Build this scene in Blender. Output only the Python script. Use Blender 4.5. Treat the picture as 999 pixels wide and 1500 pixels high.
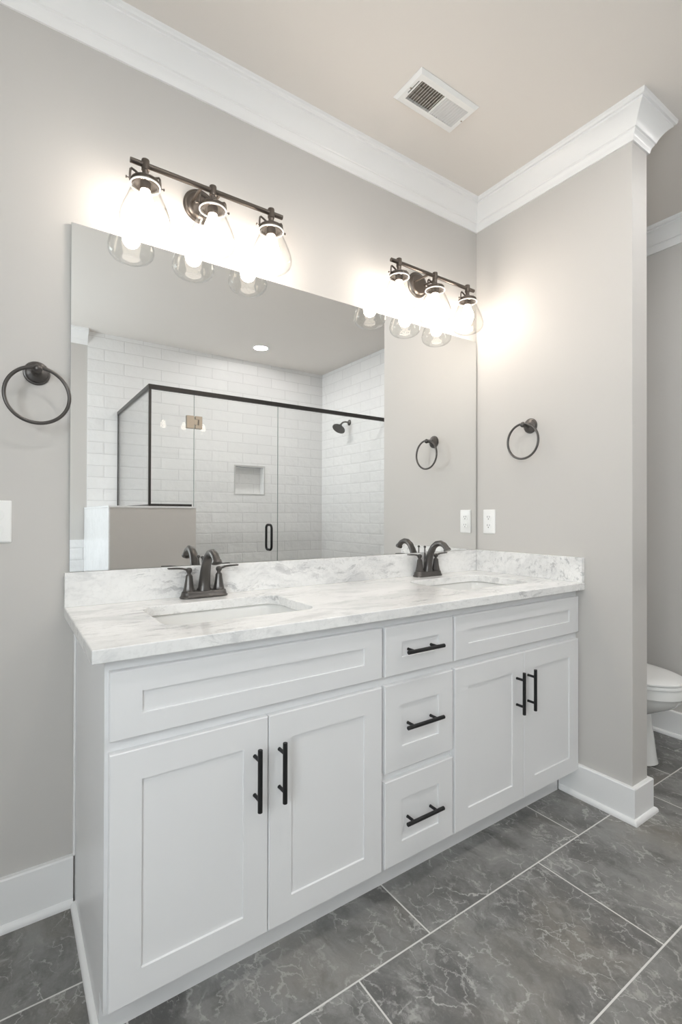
import bpy, bmesh, math, random
from mathutils import Vector, Matrix
random.seed(4)
PI = math.pi
S = bpy.context.scene
COL = S.collection
for o in list(bpy.data.objects):
    bpy.data.objects.remove(o)

# ------------------------------------------------------------------ camera, world, light, exposure
cam = bpy.data.cameras.new('camera')
cam.sensor_width = 36.0
cam.sensor_fit = 'AUTO'
cam.lens = 721.63 * 36.0 / 1500.0
cam.clip_start = 0.02
camo = bpy.data.objects.new('camera', cam)
COL.objects.link(camo)
_y, _p, _r = math.radians(34.3475), math.radians(0.3161), math.radians(0.1607)
_f = Vector((math.sin(_y) * math.cos(_p), math.cos(_y) * math.cos(_p), math.sin(_p)))
_rt = Vector((math.cos(_y), -math.sin(_y), 0))
_up = _rt.cross(_f)
_r2 = _rt * math.cos(_r) + _up * math.sin(_r)
_u2 = -_rt * math.sin(_r) + _up * math.cos(_r)
camo.matrix_world = Matrix(((_r2.x, _u2.x, -_f.x, -1.97788), (_r2.y, _u2.y, -_f.y, -1.67981),
                            (_r2.z, _u2.z, -_f.z, 1.16176), (0, 0, 0, 1)))
S.camera = camo

W = bpy.data.worlds.new('daylight')
S.world = W
W.use_nodes = True
_bg = W.node_tree.nodes['Background']
_bg.inputs[0].default_value = (0.90, 0.94, 1.0, 1)
_bg.inputs[1].default_value = 14.5

S.view_settings.view_transform = 'Standard'
S.view_settings.look = 'None'
S.view_settings.exposure = 0.04
S.view_settings.gamma = 1.0
S.view_settings.use_curve_mapping = False
S.cycles.max_bounces = 14
S.cycles.diffuse_bounces = 8
S.cycles.glossy_bounces = 8
S.cycles.transmission_bounces = 12
S.cycles.transparent_max_bounces = 24
S.cycles.caustics_reflective = True
S.cycles.caustics_refractive = False
S.cycles.sample_clamp_indirect = 6.0
S.cycles.use_denoising = True

BULB = 52.0        # vanity bulbs, emission strength
DOWN = 260.0       # shower downlight lens, emission strength
DOWNFILL = 130.0       # added fill downlights of the main room, out of view

CE = 2.716         # ceiling height
XR = 0.943         # right wall
XL = -3.30         # left wall
YB = -3.005        # wall behind the shower
MT = 0.010         # mirror face distance from wall
H = 0.8846         # countertop height
DF = 0.550         # door faces


def portal(loc, sx, sy, rot):
    l = bpy.data.lights.new('window daylight', 'AREA')
    l.shape = 'RECTANGLE'
    l.size = sx
    l.size_y = sy
    l.cycles.is_portal = True
    o = bpy.data.objects.new('window daylight', l)
    COL.objects.link(o)
    o.location = loc
    o.rotation_euler = rot


WIN = (-2.86, -1.72, 1.02, 2.26)       # window in the left wall: y0, y1, z0, z1
portal((XL - 0.004, (WIN[0] + WIN[1]) / 2, (WIN[2] + WIN[3]) / 2), WIN[3] - WIN[2], WIN[1] - WIN[0], (0, -PI / 2, 0))


# ------------------------------------------------------------------ materials
def mat(name, col=(0.8, 0.8, 0.8), rough=0.5, metal=0.0, spec=0.5, bump=None, coat=0.0):
    m = bpy.data.materials.new(name)
    m.use_nodes = True
    nt = m.node_tree
    b = nt.nodes['Principled BSDF']
    b.inputs['Base Color'].default_value = (*col, 1)
    b.inputs['Roughness'].default_value = rough
    b.inputs['Metallic'].default_value = metal
    b.inputs['Specular IOR Level'].default_value = spec
    b.inputs['Coat Weight'].default_value = coat
    tc = nt.nodes.new('ShaderNodeTexCoord')
    n = nt.nodes.new('ShaderNodeTexNoise')
    n.inputs['Scale'].default_value = bump[0] if bump else 60.0
    n.inputs['Detail'].default_value = 3
    nt.links.new(tc.outputs['Object'], n.inputs['Vector'])
    # faint unevenness of the finish
    r = nt.nodes.new('ShaderNodeMapRange')
    r.inputs['To Min'].default_value = max(0.02, rough - 0.04)
    r.inputs['To Max'].default_value = min(1, rough + 0.04)
    nt.links.new(n.outputs['Fac'], r.inputs['Value'])
    nt.links.new(r.outputs[0], b.inputs['Roughness'])
    if bump:
        bp = nt.nodes.new('ShaderNodeBump')
        bp.inputs['Strength'].default_value = bump[1]
        bp.inputs['Distance'].default_value = bump[2]
        nt.links.new(n.outputs['Fac'], bp.inputs['Height'])
        nt.links.new(bp.outputs[0], b.inputs['Normal'])
    return m


def emit(name, col, s):
    m = bpy.data.materials.new(name)
    m.use_nodes = True
    nt = m.node_tree
    nt.nodes.remove(nt.nodes['Principled BSDF'])
    e = nt.nodes.new('ShaderNodeEmission')
    e.inputs[0].default_value = (*col, 1)
    e.inputs[1].default_value = s
    nt.links.new(e.outputs[0], nt.nodes['Material Output'].inputs[0])
    return m


def clear_glass(name, tint=(1, 1, 1), ior=1.5, rough=0.0):
    m = bpy.data.materials.new(name)
    m.use_nodes = True
    nt = m.node_tree
    nt.nodes.remove(nt.nodes['Principled BSDF'])
    t = nt.nodes.new('ShaderNodeBsdfTransparent')
    t.inputs[0].default_value = (*tint, 1)
    g = nt.nodes.new('ShaderNodeBsdfGlossy')
    g.inputs['Roughness'].default_value = rough
    lw = nt.nodes.new('ShaderNodeLayerWeight')
    lw.inputs['Blend'].default_value = 0.5
    pw = nt.nodes.new('ShaderNodeMath')
    pw.operation = 'POWER'
    pw.inputs[1].default_value = 5.0
    nt.links.new(lw.outputs['Facing'], pw.inputs[0])
    f = nt.nodes.new('ShaderNodeMath')      # Schlick reflectance
    f.operation = 'MULTIPLY_ADD'
    f0 = ((ior - 1) / (ior + 1)) ** 2
    f.inputs[1].default_value = 1 - f0
    f.inputs[2].default_value = f0
    nt.links.new(pw.outputs[0], f.inputs[0])
    x = nt.nodes.new('ShaderNodeMixShader')
    nt.links.new(f.outputs[0], x.inputs[0])
    nt.links.new(t.outputs[0], x.inputs[1])
    nt.links.new(g.outputs[0], x.inputs[2])
    nt.links.new(x.outputs[0], nt.nodes['Material Output'].inputs[0])
    return m


def rim_glint(name):
    m = bpy.data.materials.new(name)
    m.use_nodes = True
    nt = m.node_tree
    b = nt.nodes['Principled BSDF']
    b.inputs['Base Color'].default_value = (0.9, 0.9, 0.9, 1)
    b.inputs['Roughness'].default_value = 0.3
    t = nt.nodes.new('ShaderNodeBsdfTranslucent')
    t.inputs[0].default_value = (0.9, 0.9, 0.9, 1)
    x = nt.nodes.new('ShaderNodeMixShader')
    x.inputs[0].default_value = 0.5
    nt.links.new(b.outputs[0], x.inputs[1])
    nt.links.new(t.outputs[0], x.inputs[2])
    nt.links.new(x.outputs[0], nt.nodes['Material Output'].inputs[0])
    return m


class NT:
    """small helper for math-heavy node graphs"""
    def __init__(s, m):
        s.t = m.node_tree
    def n(s, kind, **kw):
        nd = s.t.nodes.new(kind)
        for k, v in kw.items():
            setattr(nd, k, v)
        return nd
    def put(s, sock, v):
        if hasattr(v, 'links') or hasattr(v, 'is_output'):
            s.t.links.new(v, sock)
        else:
            sock.default_value = v
    def m(s, op, a, b=0.0, c=0.0):
        nd = s.n('ShaderNodeMath', operation=op)
        s.put(nd.inputs[0], a)
        s.put(nd.inputs[1], b)
        s.put(nd.inputs[2], c)
        return nd.outputs[0]
    def noise(s, vec, scale, detail=4, rough=0.55, dist=0.0):
        nd = s.n('ShaderNodeTexNoise')
        s.put(nd.inputs['Vector'], vec)
        nd.inputs['Scale'].default_value = scale
        nd.inputs['Detail'].default_value = detail
        nd.inputs['Roughness'].default_value = rough
        nd.inputs['Distortion'].default_value = dist
        return nd.outputs['Fac']
    def range(s, v, a, b, c=0.0, d=1.0, smooth=True):
        nd = s.n('ShaderNodeMapRange', interpolation_type='SMOOTHSTEP' if smooth else 'LINEAR')
        s.put(nd.inputs['Value'], v)
        nd.inputs['From Min'].default_value = a
        nd.inputs['From Max'].default_value = b
        nd.inputs['To Min'].default_value = c
        nd.inputs['To Max'].default_value = d
        return nd.outputs[0]
    def mix(s, f, a, b):
        nd = s.n('ShaderNodeMix', data_type='RGBA')
        s.put(nd.inputs[0], f)
        s.put(nd.inputs[6], a)
        s.put(nd.inputs[7], b)
        return nd.outputs[2]
    def xyz(s, x, y, z):
        nd = s.n('ShaderNodeCombineXYZ')
        s.put(nd.inputs[0], x)
        s.put(nd.inputs[1], y)
        s.put(nd.inputs[2], z)
        return nd.outputs[0]
    def mapping(s, vec, rot=(0, 0, 0), scale=(1, 1, 1), loc=(0, 0, 0)):
        nd = s.n('ShaderNodeMapping')
        s.put(nd.inputs[0], vec)
        nd.inputs['Location'].default_value = loc
        nd.inputs['Rotation'].default_value = rot
        nd.inputs['Scale'].default_value = scale
        return nd.outputs[0]
    def add(s, a, b):
        nd = s.n('ShaderNodeVectorMath', operation='ADD')
        s.put(nd.inputs[0], a)
        s.put(nd.inputs[1], b)
        return nd.outputs[0]


def c4(r, g, b):
    return (r, g, b, 1)


def floor_mat():
    m = mat('grey_stone_floor_tile', rough=0.3)
    k = NT(m)
    b = m.node_tree.nodes['Principled BSDF']
    tc = k.n('ShaderNodeTexCoord')
    sp = k.n('ShaderNodeSeparateXYZ')
    m.node_tree.links.new(tc.outputs['Object'], sp.inputs[0])
    w, h, off = 0.745, 0.3825, 0.498
    yy = k.m('DIVIDE', k.m('ADD', sp.outputs[1], 0.687 + h * 10), h)
    row = k.m('FLOOR', yy)
    even = k.m('SUBTRACT', 1.0, k.m('MODULO', row, 2.0))
    xx = k.m('DIVIDE', k.m('ADD', k.m('ADD', sp.outputs[0], 0.497 + w * 10), k.m('MULTIPLY', even, off)), w)
    colm = k.m('FLOOR', xx)
    fx = k.m('MULTIPLY', k.m('FRACT', xx), w)
    fy = k.m('MULTIPLY', k.m('FRACT', yy), h)
    ex = k.m('MINIMUM', fx, k.m('SUBTRACT', w, fx))
    ey = k.m('MINIMUM', fy, k.m('SUBTRACT', h, fy))
    e = k.m('MINIMUM', ex, ey)
    grout = k.range(e, 0.0019, 0.0026, 1.0, 0.0)
    wn = k.n('ShaderNodeTexWhiteNoise', noise_dimensions='2D')
    m.node_tree.links.new(k.xyz(colm, row, 0.0), wn.inputs['Vector'])
    sh = k.n('ShaderNodeVectorMath', operation='SCALE')
    m.node_tree.links.new(wn.outputs['Color'], sh.inputs[0])
    sh.inputs['Scale'].default_value = 17.0
    p = k.add(tc.outputs['Object'], sh.outputs[0])
    warpn = k.n('ShaderNodeTexNoise')
    m.node_tree.links.new(p, warpn.inputs['Vector'])
    warpn.inputs['Scale'].default_value = 5.0
    warpn.inputs['Detail'].default_value = 5
    ws = k.n('ShaderNodeVectorMath', operation='SCALE')
    m.node_tree.links.new(warpn.outputs['Color'], ws.inputs[0])
    ws.inputs['Scale'].default_value = 0.22
    q = k.add(p, ws.outputs[0])
    qs = k.mapping(q, rot=(0, 0, 0.9), scale=(1.0, 0.55, 1))
    # clouded stone
    cl = k.noise(qs, 3.6, 8, 0.68)
    base = k.mix(k.range(cl, 0.36, 0.64), c4(0.120, 0.118, 0.114), c4(0.258, 0.256, 0.250))
    br = k.noise(p, 2.4, 4)
    base = k.mix(k.m('MULTIPLY', k.range(br, 0.50, 0.70), 0.38), base, c4(0.275, 0.246, 0.205))
    mo = k.noise(k.mapping(q, rot=(0, 0, 0.8), scale=(1, 0.5, 1)), 9.0, 9, 0.76)
    base = k.mix(k.m('MULTIPLY', k.range(mo, 0.50, 0.66), 0.40), base, c4(0.37, 0.365, 0.35))
    # dark streaks
    dk = k.noise(k.mapping(q, rot=(0, 0, 0.75), scale=(1.0, 0.32, 1)), 10.0, 7, 0.62)
    base = k.mix(k.m('MULTIPLY', k.range(dk, 0.56, 0.68), 0.55), base, c4(0.085, 0.083, 0.080))
    gr = k.noise(p, 120.0, 3, 0.7)
    base = k.mix(k.m('MULTIPLY', k.range(gr, 0.50, 0.72), 0.18), base, c4(0.34, 0.335, 0.32))

    def crack(scale, wid, rot, sc, off, m0, m1, ms, amt, bse, warp):
        w2 = k.n('ShaderNodeTexNoise')
        m.node_tree.links.new(k.add(p, off), w2.inputs['Vector'])
        w2.inputs['Scale'].default_value = warp[0]
        w2.inputs['Detail'].default_value = 5
        w2.inputs['Roughness'].default_value = 0.62
        w3 = k.n('ShaderNodeVectorMath', operation='SCALE')
        m.node_tree.links.new(w2.outputs['Color'], w3.inputs[0])
        w3.inputs['Scale'].default_value = warp[1]
        vo = k.n('ShaderNodeTexVoronoi', feature='DISTANCE_TO_EDGE', voronoi_dimensions='2D')
        k.put(vo.inputs['Vector'], k.mapping(k.add(k.add(p, off), w3.outputs[0]), rot=(0, 0, rot), scale=sc))
        vo.inputs['Scale'].default_value = scale
        wv = k.range(k.noise(k.add(p, off), 9.0, 3), 0.35, 0.7, 0.35, 1.5)
        ln = k.range(k.m('DIVIDE', vo.outputs['Distance'], wv), 0.0, wid, 1.0, 0.0)
        mk = k.range(k.noise(k.add(p, (off[1], off[2], off[0])), ms, 5, 0.6), m0, m1)
        return k.mix(k.m('MULTIPLY', k.m('MULTIPLY', ln, mk), amt), bse, c4(0.56, 0.55, 0.53))
    base = crack(5.5, 0.016, 0.75, (1, 0.55, 1), (3.1, 7.7, 1.2), 0.49, 0.58, 6.0, 0.78, base, (6.0, 0.22))
    base = crack(11.0, 0.045, 0.95, (1, 0.55, 1), (8.4, 1.7, 5.2), 0.50, 0.60, 7.0, 0.50, base, (10.0, 0.16))
    base = crack(24.0, 0.075, 0.6, (1, 0.55, 1), (2.4, 9.7, 6.1), 0.46, 0.56, 6.0, 0.50, base, (16.0, 0.10))
    fl = k.noise(k.mapping(q, rot=(0, 0, 0.8), scale=(1, 0.6, 1)), 20.0, 8, 0.74)
    mk2 = k.range(k.noise(k.add(p, (9.1, 2.7, 4.2)), 6.5, 4), 0.47, 0.58)
    base = k.mix(k.m('MULTIPLY', k.m('MULTIPLY', k.range(fl, 0.54, 0.62), mk2), 0.50), base, c4(0.47, 0.46, 0.44))
    col = k.mix(grout, base, c4(0.68, 0.67, 0.65))
    m.node_tree.links.new(col, b.inputs['Base Color'])
    rg = k.m('ADD', 0.34, k.m('MULTIPLY', grout, 0.4))
    m.node_tree.links.new(rg, b.inputs['Roughness'])
    bp = k.n('ShaderNodeBump')
    bp.inputs['Strength'].default_value = 0.25
    bp.inputs['Distance'].default_value = 0.002
    m.node_tree.links.new(k.m('ADD', k.m('SUBTRACT', 1.0, grout), k.m('MULTIPLY', cl, 0.15)), bp.inputs['Height'])
    m.node_tree.links.new(bp.outputs[0], b.inputs['Normal'])
    return m


def marble_mat(name='white_grey_marble', base0=(0.88, 0.878, 0.87), seed=0.0, strength=1.0, vert=False):
    m = mat(name, rough=0.16)
    k = NT(m)
    L = m.node_tree.links
    b = m.node_tree.nodes['Principled BSDF']
    tc = k.n('ShaderNodeTexCoord')
    p = k.add(tc.outputs['Object'], (seed, seed * 1.7, seed * 0.6))
    wn = k.n('ShaderNodeTexNoise')
    L.new(p, wn.inputs['Vector'])
    wn.inputs['Scale'].default_value = 6.0
    wn.inputs['Detail'].default_value = 5
    ws = k.n('ShaderNodeVectorMath', operation='SCALE')
    L.new(wn.outputs['Color'], ws.inputs[0])
    ws.inputs['Scale'].default_value = 0.12
    q = k.add(p, ws.outputs[0])
    r1 = (0.55, 0.60, 0.42)
    v0 = k.noise(k.mapping(q, rot=r1, scale=(0.9, 2.0, 2.0)), 2.4, 4, 0.6)
    v1 = k.noise(k.mapping(q, rot=r1, scale=(0.8, 2.7, 2.7)), 5.5, 8, 0.68)
    v2 = k.noise(k.mapping(q, rot=r1, scale=(0.6, 3.4, 3.4)), 12.0, 8, 0.70)
    mk = k.range(k.noise(p, 3.2, 4), 0.42, 0.62)
    col = k.mix(k.m('MULTIPLY', k.range(v0, 0.42, 0.66), 0.34 * strength), c4(*base0), c4(0.56, 0.565, 0.565))
    col = k.mix(k.m('MULTIPLY', k.range(v1, 0.48, 0.66), 0.50 * strength), col, c4(0.50, 0.505, 0.51))
    col = k.mix(k.m('MULTIPLY', k.m('MULTIPLY', k.range(v2, 0.52, 0.64), mk), 0.70 * strength), col, c4(0.36, 0.365, 0.375))
    a = k.m('ABSOLUTE', k.m('SUBTRACT', v1, 0.5))
    col = k.mix(k.m('MULTIPLY', k.m('MULTIPLY', k.range(a, 0.0, 0.016, 1, 0), mk), 0.35 * strength), col, c4(0.40, 0.39, 0.38))
    fine = k.noise(p, 60.0, 5, 0.75)
    col = k.mix(k.m('MULTIPLY', k.range(fine, 0.48, 0.70), 0.22 * strength), col, c4(0.50, 0.50, 0.50))
    L.new(col, b.inputs['Base Color'])
    return m


def subway_mat(name, axis, x0, z0, tile=(0.318, 0.1003), col=(0.84, 0.84, 0.84)):
    """glossy hand-made wall tile laid in half bond; axis 0: wall runs along x, 1: along y"""
    m = mat(name, col, rough=0.08)
    k = NT(m)
    L = m.node_tree.links
    b = m.node_tree.nodes['Principled BSDF']
    tc = k.n('ShaderNodeTexCoord')
    sp = k.n('ShaderNodeSeparateXYZ')
    L.new(tc.outputs['Object'], sp.inputs[0])
    w, h = tile
    yy = k.m('DIVIDE', k.m('ADD', sp.outputs[2], -z0 + h * 40), h)
    row = k.m('FLOOR', yy)
    odd = k.m('MODULO', row, 2.0)
    xx = k.m('ADD', k.m('DIVIDE', k.m('ADD', sp.outputs[axis], -x0 + w * 40), w), k.m('MULTIPLY', odd, 0.5))
    colm = k.m('FLOOR', xx)
    fx = k.m('MULTIPLY', k.m('FRACT', xx), w)
    fy = k.m('MULTIPLY', k.m('FRACT', yy), h)
    e = k.m('MINIMUM', k.m('MINIMUM', fx, k.m('SUBTRACT', w, fx)), k.m('MINIMUM', fy, k.m('SUBTRACT', h, fy)))
    grout = k.range(e, 0.0014, 0.0022, 1.0, 0.0)
    wn = k.n('ShaderNodeTexWhiteNoise', noise_dimensions='2D')
    L.new(k.xyz(colm, row, 0.0), wn.inputs['Vector'])
    base = k.mix(wn.outputs['Value'], c4(col[0] * 0.95, col[1] * 0.95, col[2] * 0.95), c4(*col))
    L.new(k.mix(grout, base, c4(0.60, 0.60, 0.60)), b.inputs['Base Color'])
    L.new(k.m('ADD', 0.07, k.m('MULTIPLY', grout, 0.5)), b.inputs['Roughness'])
    wv = k.noise(tc.outputs['Object'], 22.0, 2, 0.5)
    wv2 = k.noise(k.add(tc.outputs['Object'], wn.outputs['Color']), 9.0, 1)
    pil = k.range(e, 0.0, 0.012)
    hgt = k.m('ADD', k.m('ADD', k.m('MULTIPLY', wv, 0.8), k.m('MULTIPLY', wv2, 1.0)), k.m('MULTIPLY', pil, 0.25))
    bp = k.n('ShaderNodeBump')
    bp.inputs['Strength'].default_value = 0.8
    bp.inputs['Distance'].default_value = 0.006
    L.new(hgt, bp.inputs['Height'])
    L.new(bp.outputs[0], b.inputs['Normal'])
    return m


PAINT = mat('greige_wall_paint', (0.583, 0.565, 0.543), 0.55, spec=0.3, bump=(220, 0.05, 0.001))
CEILP = mat('beige_ceiling_paint', (0.80, 0.762, 0.722), 0.8, spec=0.2, bump=(180, 0.05, 0.001))
TRIM = mat('white_trim_paint', (0.87, 0.87, 0.87), 0.32)
CAB = mat('white_cabinet_paint', (0.795, 0.797, 0.805), 0.34)
PLASTIC = mat('white_plastic', (0.86, 0.86, 0.85), 0.3)
CERAMIC = mat('white_vitreous_china', (0.80, 0.80, 0.785), 0.08, coat=0.3)
BRONZE = mat('oil_rubbed_bronze', (0.105, 0.098, 0.093), 0.33, metal=0.7)
LAMPM = mat('brushed_bronze_lamp_metal', (0.135, 0.115, 0.10), 0.34, metal=0.85)
BLACK = mat('matte_black_metal', (0.014, 0.014, 0.015), 0.42, metal=0.3)
DARKBR = mat('dark_bronze_rail', (0.055, 0.052, 0.050), 0.36, metal=0.7)
NICKEL = mat('champagne_bronze_hinge', (0.42, 0.37, 0.31), 0.32, metal=0.9)
SLOT = mat('dark_socket_slot', (0.10, 0.10, 0.095), 0.7)
DUCT = mat('grey_duct_interior', (0.30, 0.27, 0.235), 0.8)
GLASSP = clear_glass('shower_glass', (0.992, 0.996, 0.994), 1.45)
GLASSJ = clear_glass('clear_jar_glass', (0.985, 0.985, 0.98), 1.42)
LIP = rim_glint('painted_lip_glint')  # white bead paints in the light that the clear neck rim catches
WINGL = clear_glass('window_glass', (0.97, 0.99, 0.98), 1.4)
BULBM = emit('glowing_bulb', (1.0, 0.89, 0.785), BULB)
LENSM = emit('glowing_downlight_lens', (1.0, 0.975, 0.95), DOWN)
MARBLE = marble_mat()
MARBLE2 = marble_mat('pale_marble_panel', (0.80, 0.81, 0.82), 5.0, 0.35)
FLOOR = floor_mat()
TILEB = subway_mat('white_subway_tile_back', 0, 0.160, 2.582)
TILER = subway_mat('white_subway_tile_side', 1, -2.60, 2.582)
TILEN = subway_mat('white_subway_tile_niche', 0, 0.160, 2.582)

MIRM = bpy.data.materials.new('silvered_mirror')
MIRM.use_nodes = True
_b = MIRM.node_tree.nodes['Principled BSDF']
_b.inputs['Base Color'].default_value = (0.945, 0.95, 0.945, 1)
_b.inputs['Metallic'].default_value = 1.0
_b.inputs['Roughness'].default_value = 0.0
MIRE = mat('mirror_glass_edge', (0.55, 0.60, 0.58), 0.15)


# ------------------------------------------------------------------ mesh helpers
def wloc(o):
    v = Vector((0, 0, 0))
    while o is not None:
        v = v + o.location
        o = o.parent
    return v


def obj(name, bm, m, parent=None, smooth=35, local=False, bevel=0.0, segs=2):
    """bm is in world coordinates unless local"""
    bmesh.ops.recalc_face_normals(bm, faces=bm.faces[:])
    me = bpy.data.meshes.new(name)
    if parent is not None and not local:
        w = wloc(parent)
        bmesh.ops.translate(bm, verts=bm.verts[:], vec=-w)
    bm.to_mesh(me)
    bm.free()
    for mm in (m if isinstance(m, (list, tuple)) else [m]):
        me.materials.append(mm)
    if smooth:
        for p in me.polygons:
            p.use_smooth = True
        me.set_sharp_from_angle(angle=math.radians(smooth))
    o = bpy.data.objects.new(name, me)
    COL.objects.link(o)
    o.parent = parent
    if bevel:
        md = o.modifiers.new('bevel', 'BEVEL')
        md.width = bevel
        md.segments = segs
        md.limit_method = 'ANGLE'
        md.angle_limit = math.radians(40)
        md.harden_normals = False
    return o


def thing(name, label, cat, loc=(0, 0, 0), group=None):
    o = bpy.data.objects.new(name, None)
    o.empty_display_size = 0.05
    COL.objects.link(o)
    o.location = loc
    tag(o, label, cat, group)
    return o


def tag(o, label, cat, group=None):
    o['label'] = label
    o['category'] = cat
    if group:
        o['group'] = group
    return o


def struct(name, bm, m, **kw):
    o = obj(name, bm, m, **kw)
    if o.parent is None:
        o['kind'] = 'structure'
    return o


def dup(root, loc, rotz, label):
    r = root.copy()
    COL.objects.link(r)
    r.location = loc
    r.rotation_euler = (0, 0, rotz)
    r['label'] = label
    for ch in list(root.children):
        c = ch.copy()
        COL.objects.link(c)
        c.parent = r
        for g in list(ch.children):
            d = g.copy()
            COL.objects.link(d)
            d.parent = c
    return r


def nb():
    return bmesh.new()


def box(bm, x0, x1, y0, y1, z0, z1, mi=0):
    v = [bm.verts.new(p) for p in ((x0, y0, z0), (x1, y0, z0), (x1, y1, z0), (x0, y1, z0),
                                   (x0, y0, z1), (x1, y0, z1), (x1, y1, z1), (x0, y1, z1))]
    for f in ((0, 3, 2, 1), (4, 5, 6, 7), (0, 1, 5, 4), (1, 2, 6, 5), (2, 3, 7, 6), (3, 0, 4, 7)):
        bm.faces.new([v[i] for i in f]).material_index = mi
    return bm


def rings(bm, loops, cap0=True, cap1=True, closed=False, mi=0):
    """skin a list of equally long vertex loops (lists of 3-D points)"""
    vs = [[bm.verts.new(p) for p in lp] for lp in loops]
    n = len(vs[0])
    seq = list(range(len(vs) - 1))
    for i in seq:
        for j in range(n):
            k = (j + 1) % n
            bm.faces.new((vs[i][j], vs[i][k], vs[i + 1][k], vs[i + 1][j])).material_index = mi
    if closed:
        for j in range(n):
            k = (j + 1) % n
            bm.faces.new((vs[-1][j], vs[-1][k], vs[0][k], vs[0][j])).material_index = mi
    else:
        if cap0:
            bm.faces.new(vs[0][::-1]).material_index = mi
        if cap1:
            bm.faces.new(vs[-1]).material_index = mi
    return bm


def lathe(bm, prof, c=(0, 0, 0), axis=(0, 0, 1), n=32, cap0=True, cap1=True, closed=False, mi=0):
    """prof: (radius, distance along axis)"""
    a = Vector(axis).normalized()
    u = a.orthogonal().normalized()
    w = a.cross(u)
    c = Vector(c)
    loops = []
    for r, t in prof:
        r = max(r, 1e-5)
        loops.append([c + a * t + (u * math.cos(2 * PI * i / n) + w * math.sin(2 * PI * i / n)) * r for i in range(n)])
    return rings(bm, loops, cap0, cap1, closed, mi)


def tube(bm, pts, rad, n=14, sx=1.0, mi=0, closed=False, ref=None):
    """round tube along pts; rad a number or one per point; sx squashes along the frame's second axis"""
    P = [Vector(p) for p in pts]
    R = rad if isinstance(rad, (list, tuple)) else [rad] * len(P)
    loops = []
    prev = None
    m = len(P)
    for i in range(m):
        if closed:
            d = P[(i + 1) % m] - P[i - 1]
        else:
            d = P[min(i + 1, m - 1)] - P[max(i - 1, 0)]
        d.normalize()
        if prev is None:
            u = Vector(ref) if ref else d.orthogonal()
            u = (u - d * u.dot(d)).normalized()
        else:
            u = (prev - d * prev.dot(d)).normalized()
        prev = u
        w = d.cross(u)
        loops.append([P[i] + (u * math.cos(2 * PI * k / n) + w * sx * math.sin(2 * PI * k / n)) * R[i] for k in range(n)])
    return rings(bm, loops, True, True, closed, mi)


def ball(bm, c, r, n=16, sz=1.0):
    m = n // 2
    prof = [(r * math.sin(PI * i / m), -r * sz * math.cos(PI * i / m)) for i in range(m + 1)]
    return lathe(bm, prof, c, n=n)


def rrect(x0, x1, y0, y1, r, z, n=6):
    pts = []
    for cx, cy, a0 in ((x1 - r, y1 - r, 0), (x0 + r, y1 - r, PI / 2), (x0 + r, y0 + r, PI), (x1 - r, y0 + r, 3 * PI / 2)):
        for i in range(n + 1):
            a = a0 + PI / 2 * i / n
            pts.append(Vector((cx + r * math.cos(a), cy + r * math.sin(a), z)))
    return pts


def sweep(bm, prof, path, zref, closed=False):
    """moulding: prof = (offset to the right-hand side of the path, z from zref), mitred at corners"""
    P = [Vector((p[0], p[1])) for p in path]
    loops = []
    for i in range(len(P)):
        d0 = (P[i] - P[i - 1]).normalized() if i > 0 else None
        d1 = (P[i + 1] - P[i]).normalized() if i < len(P) - 1 else None
        if d0 is None:
            d0 = d1
        if d1 is None:
            d1 = d0
        n0 = Vector((d0.y, -d0.x))
        n1 = Vector((d1.y, -d1.x))
        mt = (n0 + n1)
        mt = mt / max(1e-6, mt.dot(n0))
        loops.append([(P[i].x + mt.x * o, P[i].y + mt.y * o, zref + z) for o, z in prof])
    return rings(bm, loops)


def shaker(bm, x0, x1, z0, z1, yf, t=0.019, st=0.065, rt=0.065, rb=None, rec=0.0048):
    """shaker front: flat frame round a recessed panel, front face at y=-yf, facing -y"""
    rb = rt if rb is None else rb
    e = 0.0018
    def lp(a0, a1, b0, b1, y):
        return [(a0, y, b0), (a1, y, b0), (a1, y, b1), (a0, y, b1)]
    yb = -yf + t
    i0, i1, j0, j1 = x0 + st, x1 - st, z0 + rb, z1 - rt
    loops = [lp(x0, x1, z0, z1, yb), lp(x0, x1, z0, z1, -yf + e), lp(x0 + e, x1 - e, z0 + e, z1 - e, -yf),
             lp(i0, i1, j0, j1, -yf), lp(i0 + 0.001, i1 - 0.001, j0 + 0.001, j1 - 0.001, -yf + rec)]
    rings(bm, loops)
    return bm


# ------------------------------------------------------------------ room shell
T = 0.11
bm = nb(); box(bm, XL - T, XR + T, YB - T, T, -0.08, 0.0); struct('floor', bm, FLOOR, smooth=0)
bm = nb(); box(bm, XL - T, XR + T, YB - T, T, CE, CE + 0.1); struct('ceiling', bm, CEILP, smooth=0)
bm = nb(); box(bm, XL - T, XR + T, 0.0, T, 0.0, CE); struct('wall_back', bm, PAINT, smooth=0)
bm = nb(); box(bm, 0.0, 0.1185, -0.7555, 0.0, 0.0, CE); struct('wall_wing', bm, PAINT, smooth=0, bevel=0.003)
bm = nb(); box(bm, XR + 0.008, XR + T, YB, 0.0, 0.0, CE); struct('wall_right', bm, PAINT, smooth=0)

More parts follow.
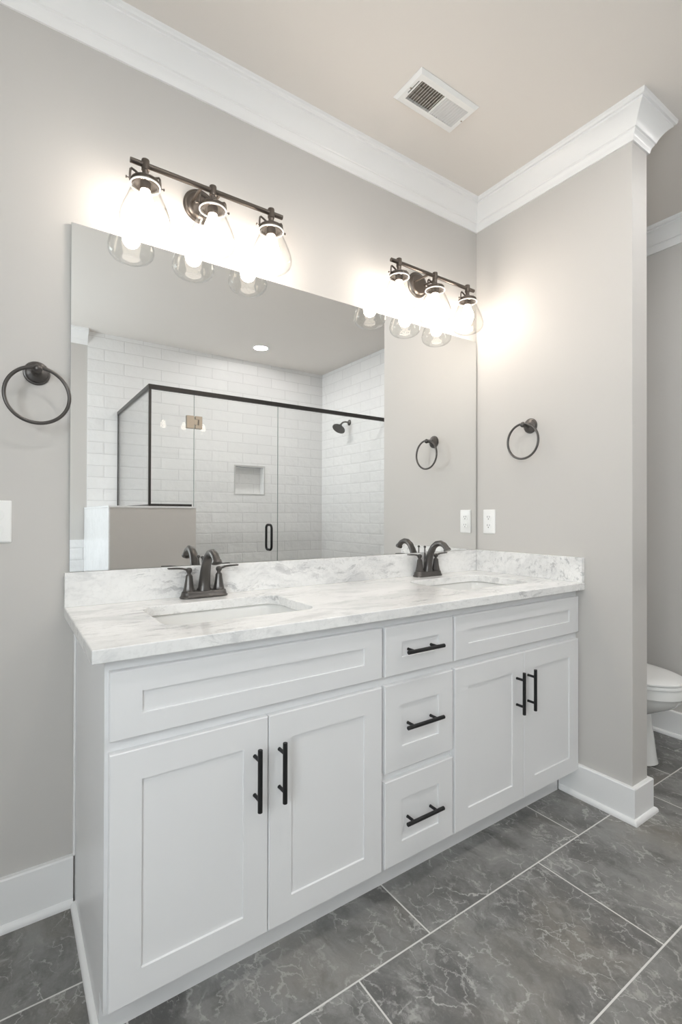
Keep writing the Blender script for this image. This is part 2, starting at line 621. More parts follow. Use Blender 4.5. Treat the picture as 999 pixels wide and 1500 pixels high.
# wall behind the shower with the niche opening
NX0, NX1, NZ0, NZ1 = -0.081, 0.241, 1.367, 1.652
YT = -2.997
def holed(bm, x0, x1, z0, z1, y0, y1):
    box(bm, x0, NX0, y0, y1, z0, z1)
    box(bm, NX1, x1, y0, y1, z0, z1)
    box(bm, NX0, NX1, y0, y1, z0, NZ0)
    box(bm, NX0, NX1, y0, y1, NZ1, z1)
bm = nb(); holed(bm, XL - T, XR + T, 0.0, CE, YB - T, YB)
box(bm, NX0 - .02, NX1 + .02, YB - T - 0.02, YB - T + 0.01, NZ0 - .02, NZ1 + .02)
struct('wall_shower', bm, PAINT, smooth=0)
bm = nb()
holed(bm, -1.402, XR, 0.0, CE, YB, YT)
struct('wall_shower_tile', bm, TILEB, smooth=0)
bm = nb()   # niche lining
d0 = YB - 0.085
box(bm, NX0, NX1, d0 - .012, d0, NZ0, NZ1)
box(bm, NX0 - 0.0, NX0 + 0.008, d0, YT + 0.001, NZ0, NZ1)
box(bm, NX1 - 0.008, NX1, d0, YT + 0.001, NZ0, NZ1)
box(bm, NX0 + .008, NX1 - .008, d0, YT + 0.001, NZ0, NZ0 + 0.008)
box(bm, NX0 + .008, NX1 - .008, d0, YT + 0.001, NZ1 - 0.008, NZ1)
struct('wall_niche', bm, TILEN, smooth=0)
bm = nb()
for (p, q, r, s_) in ((NX0 - .007, NX0 + .003, NZ0 - .007, NZ1 + .007), (NX1 - .003, NX1 + .007, NZ0 - .007, NZ1 + .007),
                      (NX0 + .003, NX1 - .003, NZ0 - .007, NZ0 + .003), (NX0 + .003, NX1 - .003, NZ1 - .003, NZ1 + .007)):
    box(bm, p, q, YT - .004, YT + .004, r, s_)
struct('trim_5', bm, mat('brushed_tile_edging', (0.55, 0.55, 0.54), 0.35, metal=0.3), smooth=0)
bm = nb(); box(bm, XR, XR + 0.008, YT, -1.80, 0.0, CE); struct('wall_right_tile', bm, TILER, smooth=0)
bm = nb(); box(bm, XL, -1.415, YB, YT, 0.0, 0.946); struct('wall_tub_tile', bm, TILEB, smooth=0)

# left wall with its window, and window frame
bm = nb()
x0, x1 = XL - T, XL
box(bm, x0, x1, YB, WIN[0], 0, CE)
box(bm, x0, x1, WIN[1], 0.0, 0, CE)
box(bm, x0, x1, WIN[0], WIN[1], 0, WIN[2])
box(bm, x0, x1, WIN[0], WIN[1], WIN[3], CE)
struct('wall_left', bm, PAINT, smooth=0)
a, b_, c, d = WIN
f = 0.045
bm = nb()
for (p, q, r, s) in ((a, a + f, c, d), (b_ - f, b_, c, d), (a + f, b_ - f, c, c + f), (a + f, b_ - f, d - f, d),
                     (a + f, b_ - f, (c + d) / 2 - .02, (c + d) / 2 + .02)):
    box(bm, XL - 0.085, XL - 0.045, p, q, r, s)
for (p, q, r, s) in ((a - .08, a, c - .08, d + .08), (b_, b_ + .08, c - .08, d + .08), (a, b_, d, d + .08), (a, b_, c - .08, c)):
    box(bm, XL, XL + 0.018, p, q, r, s)
wo = struct('window_1', bm, TRIM, smooth=0)
bm = nb(); box(bm, XL - 0.068, XL - 0.064, a + f, b_ - f, c + f, d - f)
obj('pane', bm, WINGL, wo, smooth=0)

# half wall at the shower
PY = -1.815
bm = nb()
box(bm, -1.413, -0.853, PY - 0.11, PY, 0.0, 1.205)
box(bm, -1.413, -1.10, YT, PY - 0.11, 0.0, 1.205)
struct('wall_half', bm, PAINT, smooth=0)
bm = nb()
box(bm, -1.422, -0.848, PY - 0.115, PY + 0.004, 1.205, 1.217)
box(bm, -1.422, -1.095, YT, PY - 0.115, 1.205, 1.217)
struct('trim_1', bm, MARBLE2, smooth=0)
bm = nb(); box(bm, -1.421, -1.413, YT, PY, 0.0, 1.204); struct('wall_half_tile', bm, MARBLE2, smooth=0)
bm = nb(); box(bm, -0.853, XR, PY - 0.105, PY - 0.005, 0.0, 0.09); struct('trim_2', bm, MARBLE2, smooth=0, bevel=.004)

# crown mouldings
CR = [(0, -0.121), (0.007, -0.121), (0.009, -0.115), (0.010, -0.108), (0.0125, -0.101), (0.0165, -0.095), (0.0195, -0.0905), (0.0195, -0.0865),
      (0.0245, -0.0835), (0.0265, -0.077), (0.031, -0.068), (0.038, -0.0565), (0.046, -0.0455), (0.0545, -0.036), (0.062, -0.0295), (0.067, -0.0265), (0.068, -0.0195),
      (0.0745, -0.0175), (0.079, -0.012), (0.080, 0.0), (0.0, 0.0)]
bm = nb()
sweep(bm, CR, [(XL, 0), (0, 0), (0, -0.7555), (0.1185, -0.7555), (0.1185, 0), (XR + .008, 0), (XR + .008, -1.80)], CE)
struct('trim_3', bm, TRIM, smooth=28)
bm = nb()
sweep(bm, CR, [(-1.402, YB), (XL, YB), (XL, 0)], CE)
struct('trim_4', bm, TRIM, smooth=28)

# baseboards with shoe moulding
def bb(hh):
    s = [(0, 0), (0.029, 0), (0.029, 0.004)]
    for i in range(1, 7):
        a = PI / 2 * i / 6
        s.append((0.016 + 0.013 * math.cos(a), 0.004 + 0.015 * math.sin(a)))
    return s + [(0.016, hh - 0.004), (0.013, hh), (0, hh)]
bm = nb(); sweep(bm, bb(0.143), [(XL, 0), (-1.803, 0)], 0.0); struct('baseboard_back', bm, TRIM)
bm = nb()
sweep(bm, bb(0.131), [(0, -0.45), (0, -0.7555), (0.1185, -0.7555), (0.1185, 0), (XR + .008, 0), (XR + .008, -1.80)], 0.0)
struct('baseboard_wing', bm, TRIM)
bm = nb(); sweep(bm, bb(0.143), [(XL, -1.7), (XL, 0)], 0.0); struct('baseboard_left', bm, TRIM)

# ------------------------------------------------------------------ vanity cabinet
vx0, vx1 = -1.800, -0.0005
van = thing('vanity_cabinet', 'long white shaker double vanity cabinet with black bar pulls under the marble counter', 'cabinet', (-0.9, -0.27, 0))
FF = 0.531
bm = nb()
# face frame: stiles and rails behind the overlay fronts
for a, b_ in ((vx0, -1.735), (-1.095, -1.000), (-0.80, -0.70), (-0.055, vx1)):
    box(bm, a, b_, -FF, -FF + 0.019, 0.100, 0.8545)
for z0, z1 in ((0.100, 0.150), (0.640, 0.700), (0.806, 0.8545)):
    box(bm, -1.735, -1.095, -FF, -FF + .019, z0, z1)
    box(bm, -0.70, -0.055, -FF, -FF + .019, z0, z1)
for z0, z1 in ((0.100, 0.150), (0.350, 0.410), (0.640, 0.700), (0.806, 0.8545)):
    box(bm, -1.000, -0.80, -FF, -FF + .019, z0, z1)
obj('face_frame', bm, CAB, van, smooth=0)
def side(bm, x0, x1):
    pr = [(-0.002, 0.0), (-0.470, 0.0), (-0.470, 0.100), (-FF + .019, 0.100), (-FF + .019, 0.8545), (-0.002, 0.8545)]
    rings(bm, [[(x0, y, z) for y, z in pr], [(x1, y, z) for y, z in pr]])
bm = nb(); side(bm, vx0 + .002, vx0 + 0.019); obj('side_panel', bm, CAB, van, smooth=0)
bm = nb(); side(bm, -0.036, -0.018); obj('side_panel', bm, CAB, van, smooth=0)
bm = nb(); box(bm, vx0 + .019, -0.036, -0.512, -0.02, 0.10, 0.118); obj('bottom_panel', bm, CAB, van, smooth=0)
bm = nb(); box(bm, vx0 + .019, -0.036, -0.018, -0.006, 0.10, 0.84); obj('back_panel', bm, CAB, van, smooth=0)
bm = nb(); box(bm, vx0 + .019, -0.030, -0.470, -0.455, 0.0, 0.100); obj('toe_kick', bm, CAB, van, smooth=0)
bm = nb(); box(bm, vx0 - .004, vx0 + .002, -0.020, -0.0015, 0.145, 0.850); obj('scribe_moulding', bm, TRIM, van, smooth=0, bevel=.002)
bm = nb()
q = [(0.0, 0.0), (0.013, 0.0), (0.013, 0.004)] + [(0.013 * math.cos(PI / 12 * i), 0.004 + 0.015 * math.sin(PI / 12 * i)) for i in range(1, 7)]
rings(bm, [[(vx0 + .002 - a, -0.030, z) for a, z in q], [(vx0 + .002 - a, -0.470, z) for a, z in q]])
obj('shoe_moulding', bm, TRIM, van)


def pull(parent, x, z, vertical, L=0.152, cc=0.096):
    bm = nb()
    d = Vector((0, 0, 1)) if vertical else Vector((1, 0, 0))
    c = Vector((x, -DF - 0.032, z))
    tube(bm, [c - d * L / 2, c - d * (L / 2 - .0008), c + d * (L / 2 - .0008), c + d * L / 2], [0.0052, 0.006, 0.006, 0.0052], 16)
    for s in (-1, 1):
        p = c + d * s * cc / 2
        tube(bm, [p + Vector((0, 0.032, 0)), p + Vector((0, 0.030, 0)), p], [0.0050, 0.0045, 0.0045], 12)
    o = obj('handle', bm, BLACK, parent)
    o['label'] = 'matte black bar pull'


def front(name, x0, x1, z0, z1, rt, rb, h=None):
    bm = nb()
    shaker(bm, x0, x1, z0, z1, DF, rt=rt, rb=rb)
    o = obj(name, bm, CAB, van, smooth=0)
    if h:
        pull(o, *h)
    return o

Z1T, Z1B, Z2T, Z2B = 0.8276, 0.6803, 0.6530, 0.1124
front('false_front', -1.7926, -1.0568, Z1B, Z1T, 0.050, 0.049)
front('false_front', -0.7484, -0.0138, Z1B, Z1T, 0.050, 0.049)
front('door', -1.7926, -1.4260, Z2B, Z2T, 0.067, 0.064, (-1.4625, 0.515, True))
front('door', -1.4235, -1.0568, Z2B, Z2T, 0.067, 0.064, (-1.3945, 0.515, True))
front('door', -0.7484, -0.3812, Z2B, Z2T, 0.067, 0.064, (-0.4230, 0.516, True))
front('door', -0.3788, -0.0138, Z2B, Z2T, 0.067, 0.064, (-0.3560, 0.516, True))
front('drawer', -1.0450, -0.7581, Z1B, Z1T, 0.050, 0.050, (-0.9075, 0.7515, False))
front('drawer', -1.0450, -0.7581, 0.3929, Z2T, 0.066, 0.068, (-0.9085, 0.5275, False))
front('drawer', -1.0450, -0.7581, Z2B, 0.3683, 0.067, 0.062, (-0.9090, 0.2420, False))

# ------------------------------------------------------------------ countertop and sinks
CX0, CX1, CY = -1.830, -0.0005, -0.5702
SINKS = ((-1.645, -1.205), (-0.600, -0.160))
SY0, SY1 = -0.435, -0.137
ctop = thing('countertop', 'white and grey marble vanity countertop with two undermount sink cutouts', 'countertop', (-0.915, -0.285, 0.8546))
bm = nb()
loops = [[Vector((CX0, CY, H)), Vector((CX1, CY, H)), Vector((CX1, -0.0015, H)), Vector((CX0, -0.0015, H))]]
for a, b_ in SINKS:
    loops.append(rrect(a, b_, SY0, SY1, 0.055, H, 8))
edges = []
for lp in loops:
    vs = [bm.verts.new(p) for p in lp]
    edges += [bm.edges.new((vs[i], vs[(i + 1) % len(vs)])) for i in range(len(vs))]
bmesh.ops.triangle_fill(bm, use_beauty=True, use_dissolve=False, edges=edges)
ext = bmesh.ops.extrude_face_region(bm, geom=bm.faces[:])
bmesh.ops.translate(bm, verts=[g for g in ext['geom'] if isinstance(g, bmesh.types.BMVert)], vec=(0, 0, -0.030))
obj('slab', bm, MARBLE, ctop, smooth=0, bevel=0.0025, segs=2)
bm = nb(); box(bm, CX0, -0.0205, -0.020, -0.0015, H, H + 0.1029); obj('backsplash', bm, MARBLE, ctop, smooth=0, bevel=0.0015)
bm = nb(); box(bm, -0.020, -0.0005, CY + 0.002, -0.0015, H, H + 0.1029); obj('side_splash', bm, MARBLE, ctop, smooth=0, bevel=0.0015)

for i, (a, b_) in enumerate(SINKS):
    lab = ('white rectangular undermount sink below the left faucet', 'white rectangular undermount sink below the right faucet')[i]
    sk = thing('sink', lab, 'sink', ((a + b_) / 2, (SY0 + SY1) / 2, 0.70), 'undermount sinks')
    zt = H - 0.0318
    bm = nb()
    def ring(off, z, r):
        return rrect(a - off, b_ + off, SY0 - off, SY1 + off, r, z, 8)
    lps = [ring(0.022, zt, 0.06), ring(0.009, zt, 0.058), ring(0.004, zt - 0.006, 0.056), ring(-0.004, zt - 0.06, 0.055),
           ring(-0.022, zt - 0.115, 0.055), ring(-0.050, zt - 0.135, 0.05), ring(-0.10, zt - 0.142, 0.03),
           ring(-0.10, zt - 0.152, 0.03), ring(-0.045, zt - 0.147, 0.05), ring(-0.012, zt - 0.12, 0.055), ring(0.006, zt - 0.06, 0.056),
           ring(0.014, zt - 0.012, 0.058), ring(0.022, zt - 0.010, 0.06)]
    rings(bm, lps[:7] , True, True)
    bm2 = nb()
    vs = [[bm2.verts.new(p) for p in lp] for lp in lps]
    n = len(vs[0])
    for s_ in range(len(vs)):
        A, B = vs[s_], vs[(s_ + 1) % len(vs)]
        if s_ == 6:
            bm2.faces.new(A); bm2.faces.new(B[::-1])
            continue
        for j in range(n):
            bm2.faces.new((A[j], A[(j + 1) % n], B[(j + 1) % n], B[j]))
    bm.free()
    obj('basin', bm2, CERAMIC, sk)
    bm = nb()
    lathe(bm, [(0.030, 0.0), (0.030, 0.003), (0.022, 0.004), (0.020, 0.001), (0.018, 0.001), (0.016, 0.006), (0.0, 0.007)],
          ((a + b_) / 2, (SY0 + SY1) / 2, zt - 0.142), n=24)
    obj('drain', bm, BRONZE, sk)

# ------------------------------------------------------------------ faucets
def make_faucet(loc, label):
    t = thing('faucet', label, 'faucet', loc, 'centerset faucets')
    bm = nb()
    def stad(o, z, n=10):
        hx, r = 0.081 - 0.0275, 0.0275 + o
        pts = []
        for cx, a0 in ((hx, -PI / 2), (-hx, PI / 2)):
            for i in range(n + 1):
                a = a0 + PI * i / n
                pts.append((cx + r * math.cos(a), r * math.sin(a), z))
        return pts
    rings(bm, [stad(-0.0015, 0), stad(0, 0.0015), stad(0, 0.005), stad(-0.003, 0.0075), stad(-0.0055, 0.016), stad(-0.0065, 0.020), stad(-0.009, 0.0225)])
    obj('base', bm, BRONZE, t, local=True, smooth=40)
    bm = nb()
    pts = [(0, 0, .0215), (0, 0, .027), (0, -.001, .032), (0, -.005, .060), (0, -.012, .088), (0, -.023, .114), (0, -.038, .136),
           (0, -.058, .1495), (0, -.080, .1525), (0, -.100, .1455), (0, -.1125, .1345), (0, -.1185, .1265)]
    rad = [.0235, .0235, .0205, .0185, .0170, .0158, .0148, .0140, .0135, .0133, .0133, .0133]
    tube(bm, pts, rad, 20, sx=0.92, ref=(1, 0, 0))
    tube(bm, [(0, -.1165, .1300), (0, -.1190, .1250), (0, -.1205, .1215)], [.0150, .0165, .0165], 20, ref=(1, 0, 0))
    obj('spout', bm, BRONZE, t, local=True, smooth=45)
    for s in (-1, 1):
        bm = nb()
        x = 0.051 * s
        lathe(bm, [(.0185, .0220), (.0190, .026), (.0178, .029), (.0165, .034), (.0148, .044), (.0128, .056), (.0115, .068), (.0112, .0735),
                   (.0098, .0745), (.0098, .0765), (.0070, .0785)], (x, 0, 0), n=12)
        lathe(bm, [(.0062, .077), (.0062, .082), (.0078, .0845), (.0100, .0885), (.0105, .0925), (.0088, .0975), (.0045, .1000), (0, .1003)], (x, 0, 0), n=20)
        hd = obj('handle', bm, BRONZE, t, local=True, smooth=25)
        bm = nb()
        lp = []
        for dx, wy, z0, z1 in ((.000, .0045, .0895, .0970), (.012, .0055, .0915, .0985), (.022, .0072, .0955, .1015), (.040, .0080, .0975, .1030), (.0665, .0080, .0985, .1035), (.0685, .0072, .0990, .1030)):
            X = x + s * dx
            lp.append([(X, -wy, z0 + .001), (X, -wy * .8, z0), (X, wy * .8, z0), (X, wy, z0 + .001), (X, wy, z1 - .001), (X, wy * .8, z1), (X, -wy * .8, z1), (X, -wy, z1 - .001)])
        rings(bm, lp)
        obj('lever', bm, BRONZE, hd, local=True)
    bm = nb()
    lathe(bm, [(.0045, .0215), (.0045, .100), (.0026, .103), (.0026, .126)], (0, .0195, 0), n=12)
    ball(bm, (0, .0195, .131), .0062, 16, 0.85)
    obj('lift_rod', bm, BRONZE, t, local=True)
    return t

fa = make_faucet((-1.421, -0.0495, H), 'dark bronze two-handle faucet behind the left sink')
dup(fa, (-0.384, -0.0495, H), 0, 'dark bronze two-handle faucet behind the right sink near the outlet')

# ------------------------------------------------------------------ mirror
MX0, MX1, MZ0, MZ1 = -1.8165, -0.0100, 0.9885, 2.0358
mir = thing('wall_mirror', 'large frameless rectangular mirror above the marble backsplash', 'mirror', ((MX0 + MX1) / 2, 0, MZ0))
bm = nb(); box(bm, MX0, MX1, -MT, -MT + 0.005, MZ0, MZ1)
bm.normal_update()
for f in bm.faces:
    if abs(f.normal.y) < 0.5:
        f.material_index = 1
obj('mirror_glass', bm, [MIRM, MIRE], mir, smooth=0)
bm = nb(); box(bm, MX0 + .02, MX1 - .004, -MT + 0.005, -0.0005, MZ0 + .01, MZ1 - .02)
obj('backing', bm, DUCT, mir, smooth=0)

# ------------------------------------------------------------------ vanity lights
def make_light(loc, label):
    t = thing('vanity_light', label, 'light fixture', loc, 'three-lamp vanity lights')
    by = -0.110
    bm = nb()
    lathe(bm, [(.058, .0005), (.058, .006), (.055, .010), (.049, .011), (.047, .014), (.041, .018), (.038, .0185), (.0, .019)], (-.007, 0, 0), (0, -1, 0), n=40)
    obj('back_plate', bm, LAMPM, t, local=True)
    for s in (-1, 1):
        bm = nb()
        tube(bm, [(-.007 + s * .031, -.015, .003), (-.007 + s * .031, by + .003, -.002)], .0052, 12)
        obj('arm', bm, LAMPM, t, local=True)
    bm = nb()
    tube(bm, [(-.255, by, 0), (-.2545, by, 0), (.2545, by, 0), (.255, by, 0)], [.0076, .0082, .0082, .0076], 16)
    obj('bar', bm, LAMPM, t, local=True)
    for x in (-.211, 0, .211):
        bm = nb()
        lathe(bm, [(.0085, .0165), (.0112, .0155), (.0118, .013), (.0118, -.016), (.0098, -.018), (.0092, -.028), (.0108, -.030), (.0108, -.034), (.016, -.038),
                   (.030, -.0435), (.039, -.0475), (.0415, -.050), (.0415, -.0535), (.0380, -.0545)], (x, by, 0), n=28)
        sk = obj('socket', bm, LAMPM, t, local=True)
        bm = nb()   # glass-holding ring with gap and the lamp holder inside
        lathe(bm, [(.0365, -.054), (.0395, -.054), (.0395, -.060), (.0365, -.060)], (x, by, 0), n=28, closed=True)
        lathe(bm, [(.0165, -.054), (.0165, -.078), (.0140, -.079)], (x, by, 0), n=20)
        obj('lamp_holder', bm, LAMPM, sk, local=True)
        for s in (-1, 1):
            bm = nb()
            tube(bm, [(x + s * .014, by, -.037), (x + s * .030, by, -.028), (x + s * .040, by, -.024), (x + s * .0425, by, -.027), (x + s * .0440, by, -.040), (x + s * .0440, by, -.056), (x + s * .043, by, -.062)],
                 .0022, 8, sx=1.6)
            tube(bm, [(x + s * .040, by, -.055), (x + s * .054, by, -.055)], .0018, 8)
            tube(bm, [(x + s * .053, by, -.055), (x + s * .0565, by, -.055)], .0038, 10)
            obj('bracket', bm, LAMPM, sk, local=True)
        bm = nb()
        pr = [(.0415, -.0615), (.0405, -.056), (.0375, -.056), (.0370, -.064), (.0395, -.074), (.0470, -.090), (.0560, -.110), (.0645, -.130), (.0710, -.150), (.0738, -.164), (.0732, -.175), (.0695, -.186), (.0625, -.195), (.0525, -.2015), (.0420, -.2050), (.0370, -.2058)]
        inner = [(r - .0022, z + (.0018 if z < -.19 else 0)) for r, z in pr[3:]][::-1]
        lathe(bm, pr + inner, (x, by, 0), n=48, closed=True)
        lathe(bm, [(.0425 + .0022 * math.cos(PI * i / 4), -.0640 + .0022 * math.sin(PI * i / 4)) for i in range(8)], (x, by, 0), n=40, closed=True, mi=1)
        obj('glass_shade', bm, [GLASSJ, LIP], t, local=True, smooth=60)
        bm = nb()
        lathe(bm, [(.0135, -.076), (.0140, -.083), (.0185, -.096), (.0245, -.110), (.0278, -.122), (.0285, -.132), (.0265, -.144), (.0210, -.154), (.0120, -.160), (.0, -.162)], (x, by, 0), n=28)
        obj('bulb', bm, BULBM, t, local=True, smooth=80)
    return t

ZL = 2.223
vl = make_light((-1.418, 0, ZL), 'three-lamp bronze vanity light with clear glass jars over the left sink')
dup(vl, (-0.402, 0, ZL), 0, 'three-lamp bronze vanity light with clear glass jars beside the room corner over right sink')

# ------------------------------------------------------------------ towel rings
def make_ring(loc, label):
    t = thing('towel_ring', label, 'towel ring', loc, 'bronze towel rings')
    bm = nb()
    lathe(bm, [(.0340, .0005), (.0340, .004), (.0325, .0065), (.0290, .0075), (.0280, .0110), (.0230, .0140), (.0150, .0155), (.0120, .018), (.0095, .026),
               (.0085, .046), (.0095, .048)], (0, 0, 0), (0, -1, 0), n=36)
    ball(bm, (0, -.058, 0), .0125, 20)
    obj('mount', bm, BRONZE, t, local=True)
    bm = nb()
    n = 72
    R = .0785
    tube(bm, [(R * math.sin(2 * PI * i / n), -.060, -.0745 + R * math.cos(2 * PI * i / n)) for i in range(n)], .0050, 12, closed=True)
    obj('ring', bm, BRONZE, t, local=True)
    return t

tr = make_ring((-1.9025, 0, 1.5695), 'round bronze towel ring on the wall left of the mirror')
dup(tr, (0, -0.3155, 1.5685), -PI / 2, 'round bronze towel ring on the side wall above the outlet')

# ------------------------------------------------------------------ outlets
def make_outlet(loc, label):
    t = thing('wall_outlet', label, 'outlet', loc, 'duplex outlets')
    bm = nb()
    w, h = .0355, .0595
    def rr(o, y):
        return [(p.x, y, p.y) for p in rrect(-w + o, w - o, -h + o, h - o, .004, 0, 3)]
    rings(bm, [rr(0, -.0003), rr(0, -.0025), rr(.0022, -.0055), rr(.004, -.0062)])
    obj('cover_plate', bm, PLASTIC, t, local=True)
    for s in (-1, 1):
        bm = nb()
        cz = s * .0205
        def rc(o, y):
            pts = []
            for i in range(32):
                a = 2 * PI * i / 32
                pts.append(((.0172 - o) * math.cos(a), y, cz + max(-.0135 + o, min(.0135 - o, (.0172 - o) * math.sin(a)))))
            return pts
        rings(bm, [rc(0, -.0055), rc(0, -.0078), rc(.0008, -.0084)])
        rec = obj('receptacle', bm, PLASTIC, t, local=True)
        bm = nb()
        box(bm, -.0075, -.0052, -.0088, -.0080, cz - .001, cz + .0075)
        box(bm, .0052, .0072, -.0088, -.0080, cz - .0005, cz + .0070)
        lathe(bm, [(.0026, .0080), (.0026, .0088)], (0, 0, cz - .0072), (0, -1, 0), n=12)
        o = obj('slots', bm, SLOT, rec, local=True, smooth=0)
        o['label'] = 'grey plug slots'
    bm = nb()
    lathe(bm, [(.0030, .0060), (.0028, .0072), (.0, .0074)], (0, 0, 0), (0, -1, 0), n=14)
    obj('screw', bm, PLASTIC, t, local=True)
    return t

ol = make_outlet((0, -0.085, 1.1295), 'white duplex outlet on the side wall between mirror and towel ring')
ol.rotation_euler = (0, 0, -PI / 2)
dup(ol, (-1.9955, 0, 1.1395), 0, 'white outlet cover plate on the wall left of the mirror, cut by the picture edge')

# ------------------------------------------------------------------ ceiling vent
vx, vy = -0.6435, -0.3575
ve = thing('air_vent', 'white rectangular louvered air vent in the ceiling', 'vent', (vx, vy, CE))
hw, hd = 0.1485, 0.0755
gw0, gw1, gd = -0.117, 0.122, 0.0445
bm = nb()
def rl(x0, x1, y0, y1, z):
    return [(x0, y0, z), (x1, y0, z), (x1, y1, z), (x0, y1, z)]
rings(bm, [rl(-hw, hw, -hd, hd, -.0005), rl(-hw, hw, -hd, hd, -.003), rl(-hw + .010, hw - .010, -hd + .010, hd - .010, -.0125),
           rl(gw0, gw1, -gd, gd, -.0125), rl(gw0, gw1, -gd, gd, -.0005)], closed=True)
box(bm, -.0005, .0055, -gd, gd, -.0125, -.009)
obj('frame', bm, PLASTIC, ve, local=True, smooth=0)
bm = nb(); box(bm, gw0 - .001, gw1 + .001, -gd - .001, gd + .001, -.0004, -.0001); obj('duct', bm, DUCT, ve, local=True, smooth=0)
n = 10
for side_ in (0, 1):
    for i in range(n):
        if side_ == 0:
            x = gw0 + .004 + (0 - gw0 - .004) * (i + .5) / n
            a = (-.0042, .0042)
        else:
            x = .006 + (gw1 - .006) * (i + .5) / n
            a = (.0024, -.0026)
        bm = nb()
        t_ = .0007
        pr = [(x + a[0] - t_, -.0122), (x + a[0] + t_, -.0122), (x + a[1] + t_, -.0015), (x + a[1] - t_, -.0015)]
        rings(bm, [[(p, -gd, z) for p, z in pr], [(p, gd, z) for p, z in pr]])
        obj('louver', bm, PLASTIC, ve, local=True, smooth=0)
bm = nb()
for y in (-.016, .016):
    box(bm, gw0 + .002, -.0005, y - .0012, y + .0012, -.0042, -.0006)
obj('damper_rod', bm, DUCT, ve, local=True, smooth=0)
bm = nb(); box(bm, gw0 - .010, gw0 - .0075, -gd + .006, gd - .02, -.0131, -.012); o = obj('lever_slot', bm, SLOT, ve, local=True, smooth=0)
bm = nb(); box(bm, gw0 - .0125, gw0 - .0060, gd - .026, gd - .018, -.0165, -.012); obj('damper_lever', bm, PLASTIC, ve, local=True, smooth=0, bevel=.001)
for x in (-hw + .018, hw - .014):
    bm = nb(); lathe(bm, [(.0034, .0120), (.0034, .0130), (.0020, .0140), (0, .0142)], (x, 0.0, 0), (0, 0, -1), n=14)
    obj('screw', bm, NICKEL, ve, local=True)

# ------------------------------------------------------------------ toilet
TX = 0.53
to = thing('toilet', 'white toilet with closed lid in the alcove beyond the side wall', 'toilet', (TX, -0.40, 0))
def egg(w, yb, yf, z, n=40, p=2.2, cx=TX):
    """plan outline: round front towards -y, squarer back"""
    pts = []
    yc = yb + (yf - yb) * 0.48
    for i in range(n):
        a = 2 * PI * i / n
        c, s = math.cos(a), math.sin(a)
        if s < 0:
            pts.append((cx + w * c, yc + (yc - yf) * s, z))
        else:
            k = 2.0 / 3.2
            pts.append((cx + w * math.copysign(abs(c) ** k, c), yc + (yb - yc) * abs(s) ** k, z))
    return pts
bm = nb()
rings(bm, [egg(.118, -.15, -.612, 0), egg(.121, -.15, -.618, .006), egg(.114, -.16, -.612, .03), egg(.106, -.17, -.600, .12), egg(.098, -.18, -.588, .20),
           egg(.098, -.18, -.588, .232), egg(.125, -.17, -.635, .258), egg(.153, -.15, -.685, .286), egg(.170, -.14, -.714, .318), egg(.174, -.135, -.720, .334), egg(.179, -.13, -.726, .337), egg(.181, -.12, -.729, .372), egg(.177, -.12, -.725, .382)])
obj('bowl', bm, CERAMIC, to, smooth=50)
bm = nb()
rings(bm, [egg(.178, -.20, -.727, .3835), egg(.183, -.19, -.732, .386), egg(.183, -.19, -.732, .395), egg(.178, -.20, -.727, .3985)])
obj('seat', bm, PLASTIC, to, smooth=50)
bm = nb()
rings(bm, [egg(.178, -.20, -.727, .4025), egg(.184, -.19, -.733, .405), egg(.184, -.19, -.733, .411), egg(.172, -.20, -.720, .417), egg(.120, -.25, -.66, .421), egg(.04, -.35, -.55, .422)])
obj('lid', bm, PLASTIC, to, smooth=50)
bm = nb()
def tk(o, z):
    return rrect(TX - .215 + o, TX + .215 - o, -.190 + o, -.020 - o, .035, z, 5)
rings(bm, [tk(.03, .380), tk(.016, .395), tk(.008, .52), tk(0, .72)])
obj('tank', bm, CERAMIC, to, smooth=50)
bm = nb()
def tl(o, z):
    return rrect(TX - .222 + o, TX + .222 - o, -.197 + o, -.015 - o, .035, z, 5)
rings(bm, [tl(.003, .7205), tl(0, .724), tl(0, .745), tl(.008, .752)])
obj('tank_lid', bm, CERAMIC, to, smooth=50)
bm = nb()
lathe(bm, [(.012, 0), (.012, .010), (.006, .012)], (TX - .16, -.185, .66), (0, -1, 0), n=16)
tube(bm, [(TX - .165, -.200, .662), (TX - .12, -.204, .656), (TX - .09, -.204, .652)], [.005, .005, .007], 10)
obj('flush_lever', bm, BRONZE, to)

# ------------------------------------------------------------------ shower enclosure (seen in the mirror)
GY = -1.870
HZ = 2.055
en = thing('shower_enclosure', 'frameless glass shower enclosure with dark bronze header seen in the mirror', 'shower enclosure', (-0.1, GY, 0))
gx0 = -1.157
rw, rh = 0.012, 0.032
bm = nb(); box(bm, gx0 - rw, XR - .001, GY - rw, GY + rw, HZ - rh, HZ); obj('header_rail', bm, DARKBR, en, smooth=0, bevel=.002)
bm = nb(); box(bm, gx0 - rw, gx0 + rw, YT + .001, GY - rw - .0005, HZ - rh, HZ); obj('header_rail', bm, DARKBR, en, smooth=0, bevel=.002)
ZC = 1.2175
gt = 0.005
bm = nb(); box(bm, gx0 + .008, -0.8535, GY - gt, GY + gt, ZC + .006, HZ - .02); obj('fixed_panel', bm, GLASSP, en, smooth=0)
bm = nb(); box(bm, gx0 - gt, gx0 + gt, YT + .006, GY - .008, ZC + .006, HZ - .02); obj('fixed_panel', bm, GLASSP, en, smooth=0)
bm = nb(); box(bm, -0.1765, XR - .004, GY - gt, GY + gt, 0.096, HZ - .02); obj('fixed_panel', bm, GLASSP, en, smooth=0)
bm = nb(); box(bm, -0.8495, -0.1805, GY - gt, GY + gt, 0.100, HZ - rh - .003); door = obj('door', bm, GLASSP, en, smooth=0)
